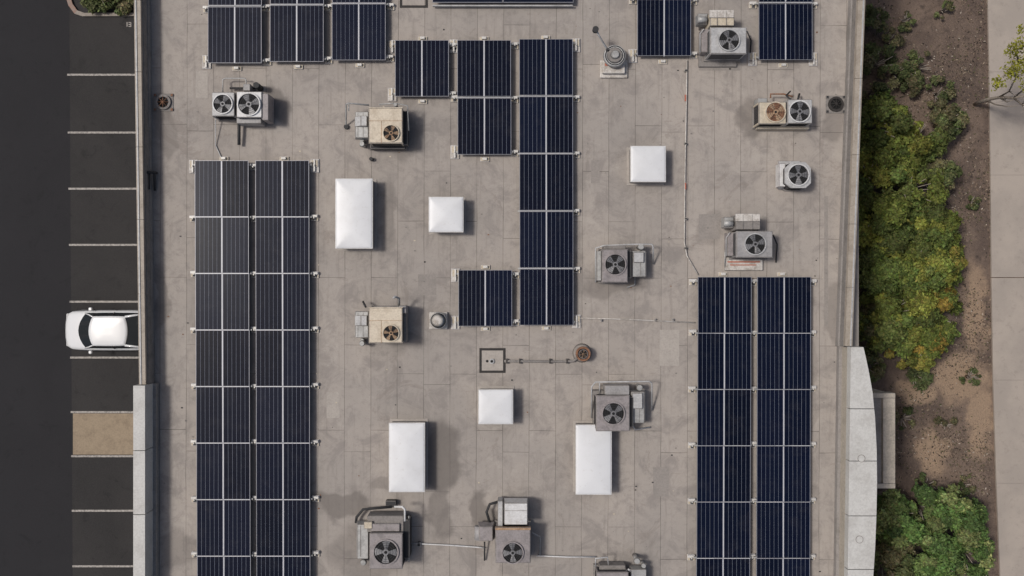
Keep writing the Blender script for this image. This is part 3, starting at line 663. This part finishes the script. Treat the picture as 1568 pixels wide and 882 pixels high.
b.ptube([(750,800,8.3),(745,784,8.4),(750,772,8.4),(764,768,8.4)],.05,'black'); b.ptube([(813,815,8.5),(827,822,8.3),(827,850,8.1)],.03,'galv'); b.ptube([(742,830,8.3),(742,858,8.1)],.03,'black'); b.done()
b=B('rooftop_hvac_unit'); cabinet(b,914,877,962,930,.95,'mauve'); b.fan(938,903,Z+.95,17,'lgrey'); b.pb(966,872,990,915,Z+.15,Z+.65,'galv',.02); flue(b,976,860,.8,.1); flue(b,986,867,.6,.08)
b.ptube([(912,868,8.5),(912,855,8.7),(930,853,8.7),(932,868,8.5)],.03,'lgrey'); b.pb(918,866,958,876,Z+.1,Z+.6,'curb',.02); b.ptube([(962,872,8.6),(970,878,8.5),(985,880,8.3)],.04,'white'); b.done()
b=B('roof_vent'); b.pb(657,478,685,504,Z,Z+.15,'dirtywhite',.02); cx,cy=W(671,491,Z+.55); b.cyl(cx,cy,Z+.15,Z+.38,.17,'grey',20); b.cyl(cx,cy,Z+.38,Z+.5,.31,'lgrey',28,.29); b.cyl(cx,cy,Z+.5,Z+.58,.26,'dirtywhite',28,.1); b.annulus(cx,cy,Z+.5,Z+.515,.26,.28,'dark'); b.done()
b=B('roof_vent'); cx,cy=W(893,542,Z+.5); b.cyl(cx,cy,Z,Z+.1,.36,'patch',24,.28); b.cyl(cx,cy,Z+.1,Z+.4,.2,'rust',20); b.annulus(cx,cy,Z+.35,Z+.5,.20,.27,'rust'); b.cyl(cx,cy,Z+.4,Z+.42,.21,'dark',20); b.fan(893,542,Z+.45,7,'mauve','rustlight',6); b.done()
b=B('gas_pipe'); b.ptube([(772,553,8.12),(800,553,8.12),(840,553.5,8.12),(878,553,8.12),(886,547,8.2)],.045,'curb')
for x in (776,796,842,868): 
    cx,cy=W(x,553,8.1); b.box(cx-.035,cy-.09,cx+.035,cy+.09,Z,Z+.17,'tar',.01)
b.done()
b=B('roof_access_patch'); 
a=W(734,533,Z);c=W(774,571,Z)
t=.09
for (x0,y0,x1,y1) in ((a[0],a[1]-t,c[0],a[1]),(a[0],c[1],c[0],c[1]+t),(a[0],c[1]+t,a[0]+t,a[1]-t),(c[0]-t,c[1]+t,c[0],a[1]-t)): b.box(x0,y0,x1,y1,Z,Z+.02,'tar',.005)
b.box(a[0]+t,c[1]+t,c[0]-t,a[1]-t,Z,Z+.012,'patchl',0)
cx,cy=W(753,553,Z); b.cyl(cx,cy,Z+.01,Z+.07,.1,'lgrey',16); b.cyl(cx,cy,Z+.07,Z+.09,.05,'dark',10); b.cyl(*W(746,553,Z),Z+.01,Z+.02,.05,'dark',10)
b.done()
b=B('roof_access_patch'); a=W(612,-26,Z);c=W(655,12,Z)
for (x0,y0,x1,y1) in ((a[0],a[1]-t,c[0],a[1]),(a[0],c[1],c[0],c[1]+t),(a[0],c[1]+t,a[0]+t,a[1]-t),(c[0]-t,c[1]+t,c[0],a[1]-t)): b.box(x0,y0,x1,y1,Z,Z+.02,'tar',.005)
b.done()
b=B('electrical_conduit'); b.ptube([(1052,92,8.1),(1051,160,8.1),(1049,260,8.1),(1048,372,8.1),(1052,392,8.1),(1069,421,8.1)],.022,'dirtywhite')
for y in (108,220,335,380): cx,cy=W(1050,y,8.1); b.box(cx-.05,cy-.04,cx+.05,cy+.04,Z,Z+.14,'black',.01)
for y in (150,285): cx,cy=W(1049.5,y,8.1); b.box(cx-.024,cy-.12,cx+.024,cy+.12,Z+.07,Z+.128,'orange',0)
b.done()
b=B('electrical_conduit'); b.ptube([(889,487,8.1),(960,489,8.1),(1000,491,8.1),(1064,494,8.1)],.02,'dirtywhite')
for x in (920,1003,1030): cx,cy=W(x,489.5,8.1); b.box(cx-.04,cy-.07,cx+.04,cy+.04,Z,Z+.14,'curb',.01)
b.done()
b=B('electrical_conduit'); b.ptube([(628,832,8.1),(690,835,8.1),(732,838,8.1),(742,839,8.1)],.026,'white')
cx,cy=W(642,833,8.1); b.box(cx-.07,cy-.07,cx+.07,cy+.07,Z,Z+.2,'black',.01); b.done()
b=B('electrical_conduit'); b.ptube([(822,851,8.1),(870,853,8.1),(912,853,8.1)],.026,'white'); b.done()
for (x,y,mt) in ((251,157,'rust'),(1279,160,'tar')):
    b=B('roof_drain'); cx,cy=W(x,y,Z)
    b.box(cx-.36,cy-.33,cx+.36,cy+.33,Z,Z+.02,'curb',.005); b.annulus(cx,cy,Z+.02,Z+.1,.2,.28,'tar' if mt=='tar' else 'curb'); b.cyl(cx,cy,Z+.02,Z+.035,.2,'dark',20)
    for k in range(4):
        an=k*math.pi/4; b.tube([(cx-.24*math.cos(an),cy-.24*math.sin(an),Z+.09),(cx,cy,Z+.14),(cx+.24*math.cos(an),cy+.24*math.sin(an),Z+.09)],.013,mt,5)
    for (dx,dy) in ((-.31,-.27),(.31,.27),(-.31,.27),(.31,-.27)): b.box(cx+dx-.05,cy+dy-.05,cx+dx+.05,cy+dy+.05,Z+.02,Z+.06,mt if mt=='rust' else 'black',.01)
    b.done()
b=B('wall_pipe_bracket'); b.ptube([(224,264,8.5),(236,264,8.3),(240,265,8.15)],.05,'black'); b.ptube([(236,264,8.3),(237,280,8.15),(237,292,8.1)],.045,'black'); b.ptube([(229,262,8.4),(229,290,8.4)],.03,'black'); b.done()
b=B('roof_debris')
for k in range(200):
    x=random.uniform(245,1285); y=random.uniform(0,880); cx,cy=W(x,y,Z); s_=random.uniform(.012,.035)
    b.box(cx-s_,cy-s_*random.uniform(.4,1),cx+s_,cy+s_*random.uniform(.4,1),Z,Z+.015,random.choice(['black','curb','tar','curb','rust','stand']),0)
b.done()
# ------------------------------------------------------------ car
def car():
    b=B('parked_car'); X0=-20.45; Y0=-1.93
    def P(t,y,z): return (X0+t,Y0+y,z)
    st=[(0.0,.50,.50,.34),(0.04,.66,.60,.3),(0.16,.80,.70,.24),(0.40,.88,.80,.2),(0.75,.905,.89,.2),(1.15,.92,.97,.2),(2.0,.925,.99,.2),(3.2,.925,1.0,.2),(3.9,.90,1.0,.22),(4.25,.84,.97,.26),(4.42,.70,.86,.3),(4.48,.5,.7,.36)]
    prof=[(-1,0,0),(-1.0,.45,0),(-.985,.75,0),(-.93,.92,0),(-.8,.985,0),(-.45,1.0,.012),(0,1.0,.02)]
    prof=prof+[(-a_,b2,c2) for a_,b2,c2 in prof[:-1][::-1]]
    rings=[]; i=b.mi('carpaint')
    for (t,w,h,z0) in st:
        rings.append([b.bm.verts.new(P(t+ (0.05*abs(p[0])**3 if t<.3 else 0),p[0]*w,z0+(h-z0)*p[1]+p[2])) for p in prof])
    for a_ in range(len(rings)-1):
        for k in range(len(prof)-1):
            f=b.bm.faces.new((rings[a_][k],rings[a_][k+1],rings[a_+1][k+1],rings[a_+1][k])); f.material_index=i; f.smooth=True
    for rg in (rings[0],rings[-1]):
        f=b.bm.faces.new(rg); f.material_index=i
    b.box(X0+.2,Y0-.85,X0+4.3,Y0+.85,.18,.3,'black',.02)
    def loop(f0,f1,r0,r1,w,z,nf=8):
        pts=[]
        for k in range(nf+1):
            y=-w+2*w*k/nf; q=(y/w)**2; pts.append(P(f1*q+f0*(1-q),y,z))
        for k in range(1,6): 
            t=f1+(r1-f1)*k/6; pts.append(P(t,w*(1+.02*math.sin(math.pi*k/6)),z))
        for k in range(nf+1):
            y=w-2*w*k/nf; q=(y/w)**2; pts.append(P(r0*(1-q)+r1*q,y,z))
        for k in range(5,0,-1):
            t=f1+(r1-f1)*k/6; pts.append(P(t,-w*(1+.02*math.sin(math.pi*k/6)),z))
        return pts
    lo=loop(.80,1.15,4.12,3.95,.80,.97); hi=loop(1.50,1.68,3.20,3.07,.64,1.40)
    L_=[b.bm.verts.new(p) for p in lo]; H_=[b.bm.verts.new(p) for p in hi]; n=len(lo); g=b.mi('glass')
    for k in range(n):
        f=b.bm.faces.new((L_[k],L_[(k+1)%n],H_[(k+1)%n],H_[k])); f.material_index=g; f.smooth=False
    prev=None
    for sc_,z in ((1.03,1.395),(1.025,1.42),(.9,1.44),(.6,1.452),(.25,1.457)):
        cxx=X0+2.37; rg=[b.bm.verts.new((cxx+(p[0]-cxx)*sc_,Y0+(p[1]-Y0)*sc_,z)) for p in hi]
        if prev:
            for k in range(n):
                f=b.bm.faces.new((prev[k],prev[(k+1)%n],rg[(k+1)%n],rg[k])); f.material_index=i; f.smooth=True
        prev=rg
    f=b.bm.faces.new(prev); f.material_index=i
    for s_ in (-1,1):
        b.tube([P(1.11,s_*.79,.985),P(1.42,s_*.72,1.24),P(1.66,s_*.64,1.41)],.03,'carpaint',6)
        b.tube([P(3.98,s_*.79,.985),P(3.55,s_*.71,1.24),P(3.1,s_*.64,1.41)],.05,'carpaint',6)
        b.tube([P(2.45,s_*.81,.985),P(2.5,s_*.66,1.40)],.03,'black',6)
        b.box(X0+1.30,Y0+s_*.90,X0+1.45,Y0+s_*1.05,.95,1.07,'carpaint',.03)
        for t in (1.3,2.45,3.5): b.box(X0+t-.006,Y0+s_*.926-.012,X0+t+.006,Y0+s_*.926+.006,.35,.85,'black',0)
        b.box(X0+.12,Y0+s_*.62-.10,X0+.36,Y0+s_*.62+.14,.655,.705,'lgrey',.03)
        b.box(X0+4.2,Y0+s_*.66-.12,X0+4.4,Y0+s_*.66+.12,.8,.9,'rust',.03)
        for t in (.85,3.55):
            b.tube([P(t,s_*.84-.1,.33),P(t,s_*.84+.1,.33)],.33,'black',24); b.tube([P(t,s_*.84-.105,.33),P(t,s_*.84+.105,.33)],.2,'galv',16)
    b.box(X0-.01,Y0-.4,X0+.03,Y0+.4,.36,.5,'black',.01)
    b.done()
car()
# ------------------------------------------------------------ light, world, camera
el=math.radians(60); az=math.radians(281)
d=Vector((math.sin(az)*math.cos(el),math.cos(az)*math.cos(el),math.sin(el)))
sl=bpy.data.lights.new('sun','SUN'); sl.energy=2.0; sl.angle=math.radians(9); sl.color=(1,.955,.895)
so=bpy.data.objects.new('sun',sl); so.rotation_euler=(-d).to_track_quat('-Z','Y').to_euler(); so.location=(0,0,60); COL.objects.link(so)
w=bpy.data.worlds.new("World"); scene.world=w; w.use_nodes=True; nt=w.node_tree
sky=nt.nodes.new('ShaderNodeTexSky'); sky.sky_type='NISHITA'; sky.sun_disc=False; sky.sun_elevation=el; sky.sun_rotation=az; sky.dust_density=5; sky.air_density=1.0
bg=nt.nodes['Background']; bg.inputs[1].default_value=.068; nt.links.new(sky.outputs[0],bg.inputs[0])
cam=bpy.data.cameras.new('camera'); cam.sensor_width=36; cam.lens=36*F/1568; cam.clip_end=2000; cam.clip_start=.5
co=bpy.data.objects.new('camera',cam); co.location=(0,0,HC); COL.objects.link(co); scene.camera=co
scene.view_settings.view_transform='Standard'; scene.view_settings.look='None'; scene.view_settings.exposure=0
